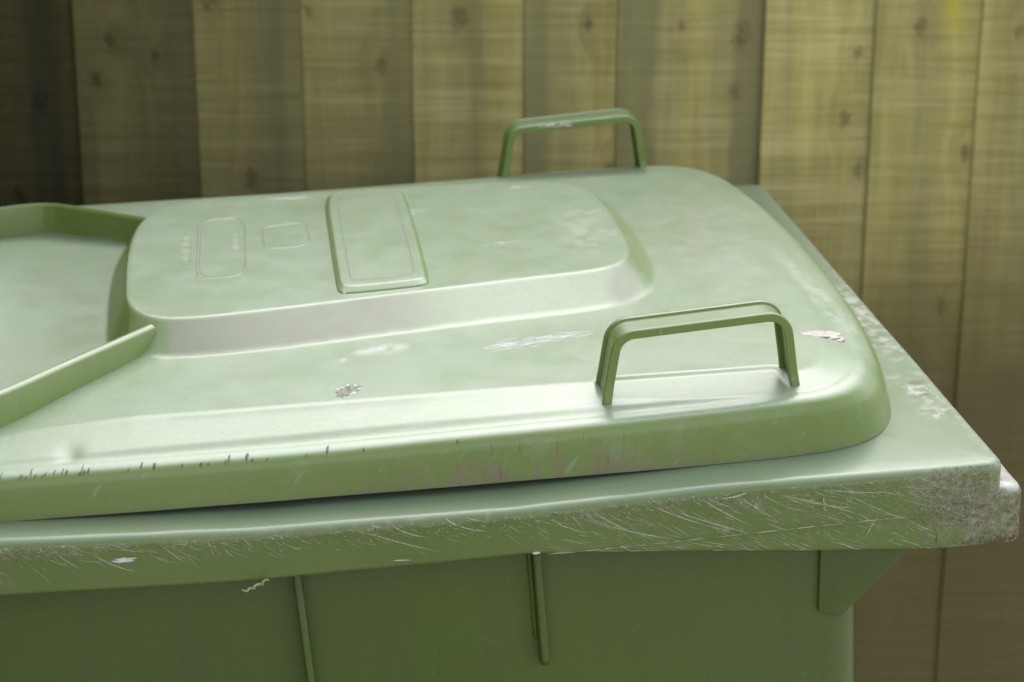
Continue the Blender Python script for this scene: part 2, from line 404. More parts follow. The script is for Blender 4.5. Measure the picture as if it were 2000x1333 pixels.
# ---- body: tapering tub down to the ground
BH = 1.0
def body_ring(t):
    z = -.012 - t * BH
    dx0, dx1 = -.66 + .055 * t, -.0715 + .055 * t * .9 - .10 * t * t * 0
    ya, yb = .0300 + .05 * t, .551 - .05 * t
    r = .024; out = []
    for (cx, cy, a0) in ((dx1 - r, ya + r, -90), (dx1 - r, yb - r, 0), (dx0 + r, yb - r, 90), (dx0 + r, ya + r, 180)):
        for k in range(9):
            a = math.radians(a0 + 90 * k / 8.); out.append((cx + r * math.cos(a), cy + r * math.sin(a), z))
    return out
bv, bf = [], []
NB = 40
for i in range(NB + 1): bv += body_ring(i / NB)
m = 36
for i in range(NB):
    for k in range(m): bf.append((i * m + k, i * m + (k + 1) % m, (i + 1) * m + (k + 1) % m, (i + 1) * m + k))
bf.append(tuple(range(NB * m, NB * m + m)))
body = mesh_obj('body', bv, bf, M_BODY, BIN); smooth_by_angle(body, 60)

def fin(name, pts_a, pts_b, thick, mat, parent, axis='y', bev=.001):
    """closed plate: outline pts_a extruded"""
    n = len(pts_a); v = list(pts_a) + list(pts_b)
    f = [tuple(range(n)), tuple(reversed(range(n, 2 * n)))] + [(k, (k + 1) % n, n + (k + 1) % n, n + k) for k in range(n)]
    o = mesh_obj(name, v, f, mat, parent); bevel_obj(o, bev, 2); return o
def side_rib(x, z0, z1, prot, th):
    """upright fin on the side wall, leaning with it"""
    L = lambda z: x + .055 * (-z - .05)
    W_ = lambda z: .030 + .05 * (-z - .012)
    a, b = [], []
    for z, p in ((z0, prot), (z1 + .006, prot), (z1, prot * .55)):
        a.append((L(z) - th / 2, W_(z) - p, z)); b.append((L(z) + th / 2, W_(z) - p, z))
    a += [(L(z1) - th / 2, W_(z1) + .004, z1), (L(z0) - th / 2, W_(z0) + .004, z0)]
    b += [(L(z1) + th / 2, W_(z1) + .004, z1), (L(z0) + th / 2, W_(z0) + .004, z0)]
    return fin('rib', a, b, th, M_BODY, body, bev=.0014)
side_rib(-.4035, -.020, -.80, .011, .0048)
side_rib(-.2655, -.020, -.121, .010, .0050)
side_rib(-.2690, -.020, -.105, .0022, .0034)
# bracket below the front corner
bx = [(-.0965, -.020), (-.0955, -.1015), (-.0905, -.1035), (-.0815, -.1065), (-.0765, -.101), (-.0425, -.066), (-.022, -.046), (-.022, -.020)]
fin('bracket', [(x, .0262 + .05 * (-z), z) for x, z in bx], [(x, .0322 + .05 * (-z), z) for x, z in bx], .005, M_BODY, body, bev=.0008)
fin('bracket', [(x, .551 - .05 * -z, z) for x, z in bx], [(x, .545 - .05 * -z, z) for x, z in bx], .005, M_BODY, body, bev=.0008)

# ---- lid
half = [(-.70, .075), (-.696, .033), (-.66, .027), (-.50, .0255), (-.36, .027), (-.22, .029), (-.13, .030), (-.070, .038), (-.041, .070), (-.0285, .125), (-.0215, .20)]
OUT = half + [(-.0190, AX)] + [(x, 2 * AX - y) for x, y in reversed(half)]
OUTP = resample(chaikin(np.array(OUT), 4, closed=False), 900, closed=False)
OUTP = np.vstack([OUTP, [(-.70, 2 * AX - .075 - (2 * AX - .150) * k / 90.) for k in range(1, 90)]])
NO = len(OUTP)
tan = np.roll(OUTP, -1, 0) - np.roll(OUTP, 1, 0); tan /= np.linalg.norm(tan, axis=1)[:, None]
NRM = np.stack([tan[:, 1], -tan[:, 0]], 1)          # outward
wf = sstep(-.10, -.025, OUTP[:, 0])
side_prof = [(0.0, 0.0), (.0006, .006), (.0012, .013), (.0018, .0195), (.0028, .0235), (.0042, .0256), (.006, .0268), (.0085, .0276), (.012, .0282)]
front_prof = [(0.0, 0.0), (.0022, .007), (.0042, .0135), (.0062, .0185), (.0085, .0222), (.0112, .0252), (.0142, .0275), (.0178, .0292), (.022, .0304)]
htop = np.interp(OUTP[:, 0], [-.7, -.56, -.40, -.25, -.1, 0], [.0, .0, .0, .0025, .0062, .0068])     # skirt grows to the front
lift = np.interp(OUTP[:, 0], [-.7, -.55, -.30, -.15, -.06, 0], [.0026, .0022, .0012, .0014, .0014, .0012])
INN = OUTP - NRM * ((1 - wf) * .012 + wf * .022)[:, None]
INNs = resample(INN, 260)
T_TOP = chaikin([(-.500, .262), (-.4985, .226), (-.486, .198), (-.462, .1905), (-.4176, .197), (-.3527, .208), (-.2517, .2273), (-.2090, .2322), (-.178, .240), (-.1675, .266), (-.1655, .30), (-.1655, .375), (-.1705, .425), (-.196, .449), (-.30, .452), (-.44, .452), (-.474, .444), (-.492, .418), (-.4995, .38), (-.5015, .32)], 2)
T_BOT = chaikin([(-.5165, .25), (-.515, .213), (-.506, .179), (-.480, .163), (-.430, .162), (-.387, .1660), (-.290, .1810), (-.205, .1920), (-.170, .206), (-.149, .238), (-.1445, .29), (-.1445, .38), (-.150, .445), (-.175, .470), (-.25, .474), (-.44, .474), (-.486, .462), (-.510, .430), (-.518, .38), (-.519, .31)], 2)
VAL = chaikin([(-.50, .30), (-.50, .172), (-.512, .155), (-.534, .127), (-.566, .088), (-.60, .064), (-.68, .062), (-.68, .50), (-.61, .482), (-.576, .478), (-.54, .457), (-.50, .42)], 1)
PADT = .0545
def lid_z(X, full=True):
    """height of the lid's upper side (interior points, more than 12 mm from the outline)"""
    X = np.atleast_2d(X)
    e, _ = pdist(X, INNs)
    x, y = X[:, 0], X[:, 1]
    z0 = .0282 + np.interp(x, [-.7, -.56, -.40, -.25, -.1, 0], [.0, .0, .0, .0025, .0062, .0068])
    frontness = sstep(-.085, -.035, x)
    z0 = z0 * (1 - frontness) + .0365 * frontness
    z0 += .0004
    zc = np.interp(x, [-.7, -.56, -.49, 0], [.0345, .0355, .0388, .0388]) + .0012 * np.exp(-((y - AX) / .2) ** 2)
    sx = np.interp(x, [-.7, -.58, -.50, -.2, -.05], [.030, .036, .040, .038, .020])
    t = np.clip(e / sx, 0, 1); k = .14
    tt = np.where(t > 1 - k, 1 - (1 - t) ** 2 / (2 * k) * 1.0 - 0.0, t + 0) ; tt = np.where(t > 1 - k, 1 - (1 - t) ** 2 / (2 * k) - k / 2 + k / 2 * 1.0, t)
    tt = np.where(t <= 1 - k, t * (1 - k / 2) / (1 - k), 1 - (1 - t) ** 2 / (2 * k))
    z = z0 + (zc - z0) * np.clip(tt, 0, 1)
    # slight slack in the sheet
    z += .0004 * np.sin(x * 17 + y * 6) * np.clip(e / .05, 0, 1)
    # flat pockets under the handles
    for ys in (1, -1):
        yy = y if ys > 0 else 2 * AX - y
        qx = np.abs(x + .165) - .050; qy = np.abs(yy - .0655) - .0105
        sd_ = np.hypot(np.maximum(qx, 0), np.maximum(qy, 0)) + np.minimum(np.maximum(qx, qy), 0) - .006
        w = sstep(.0015, -.003, sd_)
        zp = .0348 + (yy - .052) * .085
        z = z * (1 - w) + np.minimum(zp, z) * w
    # rear valley between the ridges
    d, ins = pdist(X, VAL); sdv = np.where(ins, -d, d)
    z -= .0065 * sstep(.003, -.003, sdv)
    # raised panel
    dt, it = pdist(X, T_TOP); db, ib = pdist(X, T_BOT)
    dt = np.where(it, 0, dt); db = np.where(ib, db, 0)
    t = db / np.maximum(db + dt, 1e-9)
    a, c = .22, .11; k_ = 1 - (a + c) / 2
    ts = np.where(t < a, t * t / (2 * a), np.where(t > 1 - c, k_ - (1 - t) ** 2 / (2 * c), t - a / 2)) / k_
    top = PADT + .0015 * np.exp(-((y - AX) / .12) ** 2) + .0010 * np.sin(x * 9)
    z = z + (top - z) * np.clip(ts, 0, 1)
    # little dent in the near edge
    z -= .0014 * np.exp(-(((x + .525) / .006) ** 2 + ((y - .044) / .010) ** 2))
    return z
vv, ff = [], []
# inside of the skirt, then skirt rings
rings = []
for e, z in ((.030, .012), (.0045, .010), (.0028, .001)):
    rings.append(np.c_[OUTP - NRM * e, np.full(NO, z) + lift])
for (es, zs), (ef, zf) in zip(side_prof, front_prof):
    e = (1 - wf) * es + wf * ef; z = (1 - wf) * zs * (1 + htop / .0282) + wf * zf * 1.2
    wob = .0005 * np.array([mnoise.noise(Vector((p[0] * 22, p[1] * 22, zs * 20))) for p in OUTP])
    rings.append(np.c_[OUTP - NRM * (e + wob)[:, None], z + lift * (1 - zs / .03)])
C0 = np.array([-.34, AX]); NR = 230
edge_z = rings[-1][:, 2]
for k in range(1, NR + 1):
    lam = 1 - k / NR
    lam = max(lam, .004)
    P = C0 + (INN - C0) * lam
    z = lid_z(P)
    # blend into the skirt's last ring
    d = np.linalg.norm(P - INN, axis=1); w = sstep(.012, .0, d)
    z = z * (1 - w) + edge_z * w
    rings.append(np.c_[P, z])
V = np.vstack(rings); R_ = len(rings)
idx = np.arange(R_ * NO).reshape(R_, NO)
a = idx[:-1]; b = idx[1:]
F = np.stack([a, np.roll(a, -1, 1), np.roll(b, -1, 1), b], -1).reshape(-1, 4)
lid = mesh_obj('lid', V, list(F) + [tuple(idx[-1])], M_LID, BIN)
smooth_by_angle(lid, 80)

def lid_pos(x, y): return np.array([x, y, float(lid_z(np.array([[x, y]]))[0])])

# ---- hinge ridges at the back of the lid
def ridge(path, tops, th):
    P = resample(chaikin(np.array(path), 2, closed=False), 60, closed=False)
    T = np.gradient(P[:, :2], axis=0); T /= np.linalg.norm(T, axis=1)[:, None]; N = np.stack([T[:, 1], -T[:, 0]], 1)
    v = []
    for p, n in zip(P, N):
        zt = p[2]; zb = .020
        for o, z in ((-th * .95, zb), (-th * .62, zt - .0024), (-th * .50, zt - .0014), (th * .10, zt), (th * .50, zt - .0003), (th * .9, zb)):
            v.append((p[0] + n[0] * o, p[1] + n[1] * o, z))
    f = []
    for i in range(len(P) - 1):
        for k in range(6): f.append((i * 6 + k, i * 6 + (k + 1) % 6, (i + 1) * 6 + (k + 1) % 6, (i + 1) * 6 + k))
    f.append(tuple(range(6))); f.append(tuple(reversed(range(len(v) - 6, len(v)))))
    o = mesh_obj('hinge_ridge', v, f, M_PART, lid); return smooth_by_angle(o, 40)
ridge([(-.482, .1865, .0545), (-.505, .160, .0545), (-.534, .1265, .0548), (-.566, .086, .0555), (-.60, .058, .056), (-.68, .050, .056)], 0, .0052)
ridge([(-.484, .414, .0525), (-.517, .440, .0525), (-.545, .461, .0525), (-.566, .4765, .0525), (-.585, .478, .0525), (-.61, .475, .0515), (-.68, .470, .050)], 0, .0034)

# ---- raised label panel on the lid
def slab(name, poly_out, poly_in, zfun, h, mat, parent):
    A = resample(chaikin(poly_out, 3), 240); B = resample(chaikin(poly_in, 3), 240)
    # align start points
    k = np.argmin(np.linalg.norm(B - A[0], axis=1)); B = np.roll(B, -k, 0)
    zA = zfun(A); zB = zfun(B) + h
    rg = [np.c_[A, zA - .002], np.c_[A, zA + .0003], np.c_[A + (B - A) * .25, zA + (zB - zA) * .28], np.c_[A + (B - A) * .72, zA + (zB - zA) * .85], np.c_[A + (B - A) * .9, zA + (zB - zA) * .97], np.c_[B, zB]]
    cB = B.mean(0)
    for q in (.95, .9, .5, .05):
        P = cB + (B - cB) * q; rg.append(np.c_[P, zfun(P) + h])
    n = len(A); v = np.vstack(rg); ix = np.arange(len(v)).reshape(-1, n)
    f = np.stack([ix[:-1], np.roll(ix[:-1], -1, 1), np.roll(ix[1:], -1, 1), ix[1:]], -1).reshape(-1, 4)
    o = mesh_obj(name, v, list(f) + [tuple(ix[-1])], mat, parent); return smooth_by_angle(o, 70)
po = [(-.3650, .438), (-.3655, .33), (-.3655, .2300), (-.3645, .2175), (-.357, .2150), (-.316, .2205), (-.3065, .2235), (-.3045, .232), (-.3040, .33), (-.3045, .425), (-.307, .443), (-.32, .447), (-.352, .447)]
cpo = np.mean(po, 0)
pi_ = [(cpo[0] + (x - cpo[0]) * .89, cpo[1] + (y - cpo[1]) * .955 + .001) for x, y in po]
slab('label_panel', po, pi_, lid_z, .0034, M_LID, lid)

# ---- lid handles: an inverted U strap with a raised rib along both edges
def make_handle(parent):
    # centre line in x-z, local origin at the back foot on the lid
    L_, H_ = .1140, .0425
    pts = [(-.0010, -.006), (.0000, .0), (.0052, H_ - .0130)]
    c1 = (.0178, H_ - .0135); r1 = .0125
    for k in range(1, 9):
        a = math.radians(171 - 78 * k / 8.); pts.append((c1[0] + r1 * math.cos(a), c1[1] + r1 * math.sin(a)))
    c2 = (L_ - .0175, H_ + .0030 - .0125); r2 = .0125
    for k in range(0, 9):
        a = math.radians(93 - 82 * k / 8.); pts.append((c2[0] + r2 * math.cos(a), c2[1] + r2 * math.sin(a)))
    pts += [(L_ - .0005, .0), (L_ + .0008, -.006)]
    P = resample(np.array(pts), 90, closed=False)
    T = np.gradient(P, axis=0); T /= np.linalg.norm(T, axis=1)[:, None]
    N = np.stack([-T[:, 1], T[:, 0]], 1)       # outward (up on the bar)
    if N[45, 1] < 0: N = -N
    hw = .0122; rb = .0030; th = .0006; rh = .0032
    # section (y, out): an H lying down: ribs stand out on both sides of a thin web
    ro = .0023
    sec = [(-hw, -rh * .8), (-hw, ro * .7), (-hw + rb * .3, ro), (-hw + rb * .7, ro), (-hw + rb, ro * .8), (-hw + rb * 1.1, th), (hw - rb * 1.1, th), (hw - rb, ro * .8), (hw - rb * .7, ro), (hw - rb * .3, ro), (hw, ro * .7),
           (hw, -rh * .8), (hw - rb * .25, -rh), (hw - rb * .75, -rh), (hw - rb, -rh * .8), (hw - rb, -th), (-hw + rb, -th), (-hw + rb, -rh * .8), (-hw + rb * .75, -rh), (-hw + rb * .25, -rh)]
    v, n = [], len(sec)
    for i, (p, nn) in enumerate(zip(P, N)):
        flare = 1 + .15 * max(0, 1 - abs(p[1]) / .01)
        for (yy, oo) in sec: v.append((p[0] + nn[0] * oo, yy * flare, p[1] + nn[1] * oo))
    f = []
    for i in range(len(P) - 1):
        for k in range(n): f.append((i * n + k, i * n + (k + 1) % n, (i + 1) * n + (k + 1) % n, (i + 1) * n + k))
    f.append(tuple(range(n))); f.append(tuple(reversed(range(len(v) - n, len(v)))))
    o = mesh_obj('lid_handle', v, f, M_PART, parent); return smooth_by_angle(o, 38)
h1 = make_handle(lid); h1.location = (-.2195, .0655, .0345); h1.rotation_euler = (0, 0, math.radians(1.2)); h1["label"] = "near lid handle"
h2 = h1.copy(); link(h2, lid); h2.location = (-.2185, .544, .0310); h2.rotation_euler = (0, 0, 0); h2["label"] = "far lid handle, with white scuffs on its bar"

# ------------------------------------------------------------------ scratches and marks: thin raised strokes on a surface
class Strokes:
    def __init__(s): s.v = []; s.f = []; s.m = []
    def stroke(s, pts, nrm, width, height, mi, taper=True):
        pts = np.asarray(pts, float); nrm = np.asarray(nrm, float)
        if nrm.ndim == 1: nrm = np.tile(nrm, (len(pts), 1))
        T = np.gradient(pts, axis=0); T /= np.maximum(np.linalg.norm(T, axis=1), 1e-9)[:, None]
        S = np.cross(T, nrm); S /= np.maximum(np.linalg.norm(S, axis=1), 1e-9)[:, None]
        b = len(s.v); n = len(pts)
        for i in range(n):
            t = i / (n - 1.0); w = width * (min(1, 4 * t + .1, 3 * (1 - t) + .1) if taper else 1) * .5
            w *= .8 + .4 * rnd.random()
            s.v += [pts[i] - S[i] * w - nrm[i] * .00005, pts[i] + nrm[i] * height, pts[i] + S[i] * w - nrm[i] * .00005]
        for i in range(n - 1):
            q = b + i * 3
            s.f += [(q, q + 1, q + 4, q + 3), (q + 1, q + 2, q + 5, q + 4)]; s.m += [mi, mi]
    def patch(s, c, u, v_, nrm, ru, rv, h, mi, n=16, rough=.3):
        b = len(s.v); s.v.append(np.array(c) + nrm * h)
        for k in range(n):
            a = 2 * math.pi * k / n; r = 1 + rough * (rnd.random() * 2 - 1); p = np.array(c) + u * ru * r * math.cos(a) + v_ * rv * r * math.sin(a)
            s.v += [p * .25 + np.array(c) * 0 + p * .75 + nrm * h, p + (p - np.array(c)) * .06 - nrm * .0001]
        for k in range(n):
            i, j = b + 1 + 2 * k, b + 1 + 2 * ((k + 1) % n)
            s.f += [(b, i, j), (i, i + 1, j + 1, j)]; s.m += [mi, mi]
    def build(s, name, mats, parent):
        o = mesh_obj(name, s.v, s.f, None, parent, mats=mats, midx=s.m, smooth=False); o["kind"] = "stuff"; return o
def rim_pt(x, z):
    """point and normal on the near side face of the rim, round the front corner too (x > -RC wraps)"""
    zt = rim_top(min(x, 0)); r = .0062
    if x <= RX1 - RC: px, py, nx, ny = x, 0.0, 0.0, -1.0
    else:
        a = -math.pi / 2 + (x + RC - RX1) / RC; a = min(a, 0.3); px, py, nx, ny = RX1 - RC + RC * math.cos(a), RC + RC * math.sin(a), math.cos(a), math.sin(a)
    d = rim_face_off(px, z, ny); nz = 0
    if z > zt - r:
        k = min(1, (z - zt + r) / r); an = math.asin(k); d = r - r * math.cos(an); nz = k
    nn = np.array([nx * math.sqrt(1 - nz * nz), ny * math.sqrt(1 - nz * nz), nz])
    return np.array([px - nx * d, py - ny * d, z]), nn
S = Strokes()
def rim_scratch(x, z, ang, ln, w, h, mi, curve=0.0, n=7):
    pts, nr = [], []
    for k in range(n):
        t = k / (n - 1.0); a = ang + curve * (t - .3)
        px = x + ln * t * math.cos(a); pz = z + ln * t * math.sin(a) + .00015 * (rnd.random() - .5)
        zt, zb = rim_top(min(px, 0)), rim_bot(min(px, .02))
        pz = min(max(pz, zb + .001), zt - .0012)
        if px > RX1 + .003: break
        p, q = rim_pt(px, pz); pts.append(p); nr.append(q)
    if len(pts) > 2: S.stroke(pts, nr, w, h, mi)
R = rnd.random
def dens(x):   # how scraped the upper edge is along the rim
    return float(np.interp(x, [-.60, -.54, -.51, -.46, -.40, -.33, -.25, -.17, -.10, -.05, 0], [.9, .75, .25, .55, .8, .7, .8, .9, .5, .5, .8]))
# fine debris right under the top edge
for _ in range(1500):
    x = -.60 + .60 * R()
    if R() > dens(x): continue
    z = rim_top(x) - .0035 - abs(rnd.gauss(0, .0042)) * (1.0 if x < -.12 else 1.5)
    rim_scratch(x, z, math.radians(rnd.gauss(-38, 22)), .0012 + .0035 * R() ** 2, .00022 + .0002 * R(), .00018, 1 if R() < .5 else (0 if R() < .8 else 2), rnd.gauss(0, .6), 4)
# medium diagonals
for _ in range(230):
    x = -.58 + .57 * R()
    if R() > dens(x): continue
    z = rim_top(x) - .002 - .012 * R() ** 1.5 * (1.6 if x > -.25 else 1)
    rim_scratch(x, z, math.radians(rnd.gauss(-36, 9)), .005 + .016 * R() ** 1.6, .00014 + .00032 * R() ** 2, .00015, 0 if R() < .75 else 1, rnd.gauss(.08, .12), 8)
# busy zone between the middle and the front corner
for _ in range(250):
    x = -.27 + .25 * R()
    z = rim_top(x) - .004 - .040 * R() * (1 if x > -.2 else .75)
    rim_scratch(x, z, math.radians(rnd.gauss(-29, 7)), .005 + .022 * R() ** 1.5, .00014 + .00030 * R() ** 2, .00015, 0 if R() < .8 else 1, rnd.gauss(.05, .12), 8)
for _ in range(260):
    cx = rnd.choice([-.105, -.155, -.215, -.13, -.06]); x = cx + rnd.gauss(0, .010); z = rnd.choice([-.012, -.020, -.030, -.038]) + rnd.gauss(0, .004)
    rim_scratch(x, z, math.radians(rnd.gauss(-30, 35)), .001 + .004 * R() ** 2, .00025, .00018, 1 if R() < .45 else 0, rnd.gauss(0, .8), 4)
# dense scraping on the front corner
for _ in range(1500):
    x = -.022 + rnd.gauss(0, .014); z = -.026 + rnd.gauss(0, .012)
    if x > .003: continue
    rim_scratch(x, z, math.radians(rnd.gauss(-60 if R() < .5 else 20, 35)), .0012 + .004 * R() ** 2, .00022 + .00022 * R(), .0002, 1 if R() < .65 else (0 if R() < .6 else 2), rnd.gauss(0, .8), 4)
# named long scratches  (x, z, angle, length, width, bend)
for a in ((-.372, -.0062, -24, .052, .0004, .06), (-.350, -.006, -38, .022, .0005, .3), (-.3215, -.004, -36, .030, .0005, .35), (-.238, -.007, -38, .030, .0004, .1), (-.232, -.016, -22, .045, .0004, .1),
          (-.205, -.006, -30, .040, .0004, .1), (-.190, -.012, -24, .050, .0004, .05), (-.175, -.005, -38, .035, .0005, .1), (-.152, -.006, -45, .018, .0004, .2), (-.132, -.0065, -16, .055, .0004, -.08),
          (-.122, -.010, -18, .040, .0004, .1), (-.108, -.0050, -12, .045, .0004, .1), (-.078, -.040, 62, .019, .0004, .1), (-.515, -.008, -42, .028, .0003, .3), (-.535, -.004, -52, .020, .0003, .2), (-.090, -.010, -32, .045, .0003, .1)):
    rim_scratch(a[0], a[1], math.radians(a[2]), a[3], a[4] * 1.35, .0002, 0, a[5], 14)
# ragged seam line that runs to the front corner
p, nr = [], []
for k in range(120):
    x = -.262 + .232 * k / 119.; seam = -.033 + .005 * float(sstep(-.27, -.03, x)) + .0004 * mnoise.noise(Vector((x * 200, 0, 0)))
    a, b = rim_pt(x, seam); p.append(a); nr.append(b)
for k in range(0, 110, 10): S.stroke(p[k:k + 11], nr[k:k + 11], .0005 + .0003 * R(), .00025, 0)
# white paint smear and knock
a, b = rim_pt(-.497, -.0145); S.patch(a, np.array([1, 0, 0.]), np.array([0, 0, 1.]), b, .0055, .0010, .0002, 3, rough=.5)
a, b = rim_pt(-.269, rim_bot(-.269) + .0008); S.patch(a, np.array([1, 0, 0.]), np.array([0, 0, 1.]), b, .0019, .0008, .0004, 3, rough=.4)
rim_scratch(-.350, -.0285, math.radians(-3), .010, .0007, .0002, 3, 0, 6)
S.build('scratches', [M_PALE, M_BEIGE, M_DARK, M_WHITE], rim)
# scraping on the comb lip
S = Strokes()
for _ in range(1500):
    u = rnd.uniform(-.020, .032); z = -.0335 + rnd.gauss(0, .011)
    if not (-.049 < z < -.018): continue
    base = xf - rr
    def lp(uu, zz):
        if uu < base: return np.array([uu, y0 + .0002, zz]), np.array([0, -1, 0.])
        a = -math.pi / 2 + (uu - base) / rr; a = min(a, math.pi * .1); return np.array([base + rr * math.cos(a), y0 + rr + rr * math.sin(a), zz]), np.array([math.cos(a), math.sin(a), 0])
    ang = math.radians(rnd.gauss(-65, 30)); ln = .001 + .004 * R() ** 2
    P_, N_ = zip(*[lp(u + ln * t * math.cos(ang), max(-.0495, z + ln * t * math.sin(ang))) for t in (0, .33, .66, 1)])
    S.stroke(P_, N_, .00025 + .0002 * R(), .00025, 1 if R() < .7 else (0 if R() < .5 else 2))
S.build('scratches', [M_PALE, M_BEIGE, M_DARK], lip)

# marks on the lid
S = Strokes(); UP = np.array([0, 0, 1.])
def lid_stroke(pts, w, h, mi, n=8, taper=True):
    Q = resample(np.array(pts, float), n, closed=False)
    z = lid_z(Q); S.stroke(np.c_[Q, z], UP, w, h, mi, taper)
for _ in range(110):     # white chalky rub
    t = R(); x = -.280 + .0575 * t + rnd.gauss(0, .002); y = .1415 + .016 * t + rnd.gauss(0, .0035)
    ln = .003 + .012 * R(); lid_stroke([(x, y), (x + ln * .5, y + ln * .11 + .0003 * (R() - .5)), (x + ln, y + ln * .23)], .00035 + .0004 * R(), .00012, 0, 5)
for _ in range(46):      # rub by the label panel and on the front of the raised panel
    x, y = rnd.choice([(-.309, .386), (-.222, .437), (-.395, .441), (-.180, .36), (-.175, .31), (-.25, .30)]); x += rnd.gauss(0, .006); y += rnd.gauss(0, .004)
    ln = .003 + .010 * R(); lid_stroke([(x, y), (x + ln, y + ln * .08)], .0004, .0001, 0, 4)
lid_stroke([(-.409, .4425), (-.392, .4405), (-.375, .4395)], .0014, .00015, 0, 8)
lid_stroke([(-.226, .4365), (-.216, .4380)], .0012, .00015, 0, 6)
lid_stroke([(-.313, .392), (-.306, .384), (-.300, .382)], .002, .0002, 0, 8)
c = lid_pos(-.366, .090)
S.patch(c + UP * .0002, np.array([1, .45, 0]), np.array([0, 1., 0]), UP, .0068, .0062, .0001, 4, 22, .25)
for _ in range(36):
    a = R() * 6.28; r = math.sqrt(R()); S.patch(c + np.array([.0085 * r * math.cos(a), .008 * r * math.sin(a) + .004 * r * math.cos(a), .0002]), np.array([1, .1, 0]), np.array([0, 1., 0]), UP, .0011 * R() + .0003, .0022 * R() + .0005, .0001, 0 if R() < .7 else (1 if R() < .75 else 2), 7)
for (x, y, ru, rv) in ((-.0795, .1285, .004, .0030), (-.073, .1275, .006, .0055), (-.0665, .1265, .0065, .0068), (-.0620, .1220, .0035, .0058)):
    S.patch(lid_pos(x, y) + UP * .0001, np.array([1, -.15, 0]), np.array([0, 1., 0]), UP, ru, rv, .00015, 1, 18, .25)
# dirt drips beside the near edge of the lid
for px in list(rnd.choices(np.linspace(-.562, -.512, 60), k=17)) + [-.494, -.486, -.482, -.478, -.462, -.450, -.4485, -.4395, -.4375, -.427, -.424, -.4155, -.394, -.3835, -.365, -.31]:
    px += rnd.gauss(0, .0012); k_ = int(np.argmin(np.abs(OUTP[:450, 0] - px))); yb = OUTP[k_, 1]; ln = .0015 + .007 * R() ** 2
    Q = []
    for t in (0, .25, .5, .75, 1):
        e = .0035 + ln * t; zz = np.interp(e, [a_[0] for a_ in side_prof], [a_[1] for a_ in side_prof]) * (1 + htop[k_] / .0282) + .0004 if e < .012 else float(lid_z(np.array([[px, yb + e]]))[0])
        Q.append((px + .0012 * t + .0003 * R(), yb + e, zz))
    Q = np.array(Q); S.stroke(Q, np.array([0, -.5, .86]), .0006 + .0012 * R() ** 2, .00015, 3)
# hairline moulding lines round the panel groove, ticket boxes and illegible embossed text
def loop(P, w, mi, h=.0002, n=80, zadd=0.0):
    Q = resample(chaikin(np.array(P), 2), n); Q = np.vstack([Q, Q[:2]]); z = lid_z(Q) + zadd
    S.stroke(np.c_[Q, z], UP, w, h, mi, False)
g = [(cpo[0] + (x - cpo[0]) * .70, cpo[1] + (y - cpo[1]) * .86) for x, y in po]
loop(g, .0009, 4, .0001, 100, .0035)
def box(x0, y0_, x1, y1_, w, mi):
    loop([(x0, y0_), (x0, (y0_ + y1_) / 2), (x0, y1_), ((x0 + x1) / 2, y1_ + .004), (x1, y1_ + .006), (x1, (y0_ + y1_) / 2), (x1, y0_ + .004), ((x0 + x1) / 2, y0_)], w, mi, .0002)
box(-.4555, .262, -.4235, .392, .0013, 5)
box(-.4555 + .0015, .264, -.4235 + .0005, .390, .0007, 4)
box(-.4110, .318, -.3795, .370, .0012, 5)
lid_stroke([(-.4098, .321), (-.4105, .362)], .0018, .0002, 4, 8)
lid_stroke([(-.3790, .330), (-.3795, .369)], .0020, .0002, 4, 8)
lid_stroke([(-.4555, .262), (-.4560, .385)], .0016, .0002, 4, 8)
for k in range(12):
    yy = .300 + .0052 * k; lid_stroke([(-.4670, yy), (-.4600 + .001 * R(), yy + .0012)], .0012, .00012, 5 if k % 3 else 4, 4)
for k in range(8):
    yy = .318 + .0052 * k; lid_stroke([(-.4325, yy), (-.4262, yy + .0012)], .0012, .00012, 5 if k % 3 else 4, 4)
for k in range(9):
    xx = -.404 + .0026 * k; lid_stroke([(xx, .338), (xx + .0005, .350)], .0009, .0002, 5, 3)
S.build('scuff_marks', [M_WHITE, M_PINK, M_ORANGE, M_DARK, M_GROOVE, M_LID], lid)
# white scuffs on the far handle's bar
S = Strokes()
for _ in range(26):
    x = .026 + .026 * R(); y = -.01235; z = .0405 + .004 * R() + (x - .026) * .05; ln = .002 + .006 * R()
    S.stroke([(x, y, z), (x + ln * .5, y, z), (x + ln, y, z + .0003)], np.array([0, -1, 0.]), .0007, .0002, 0)
for _ in range(18):
    x = .024 + .025 * R(); S.stroke([(x, -.0108, .0445 + (x - .024) * .05), (x + .004, -.0108, .0447 + (x - .02) * .05)], UP, .0012, .0002, 0)
S.build('scuff_marks', [M_WHITE], h2)

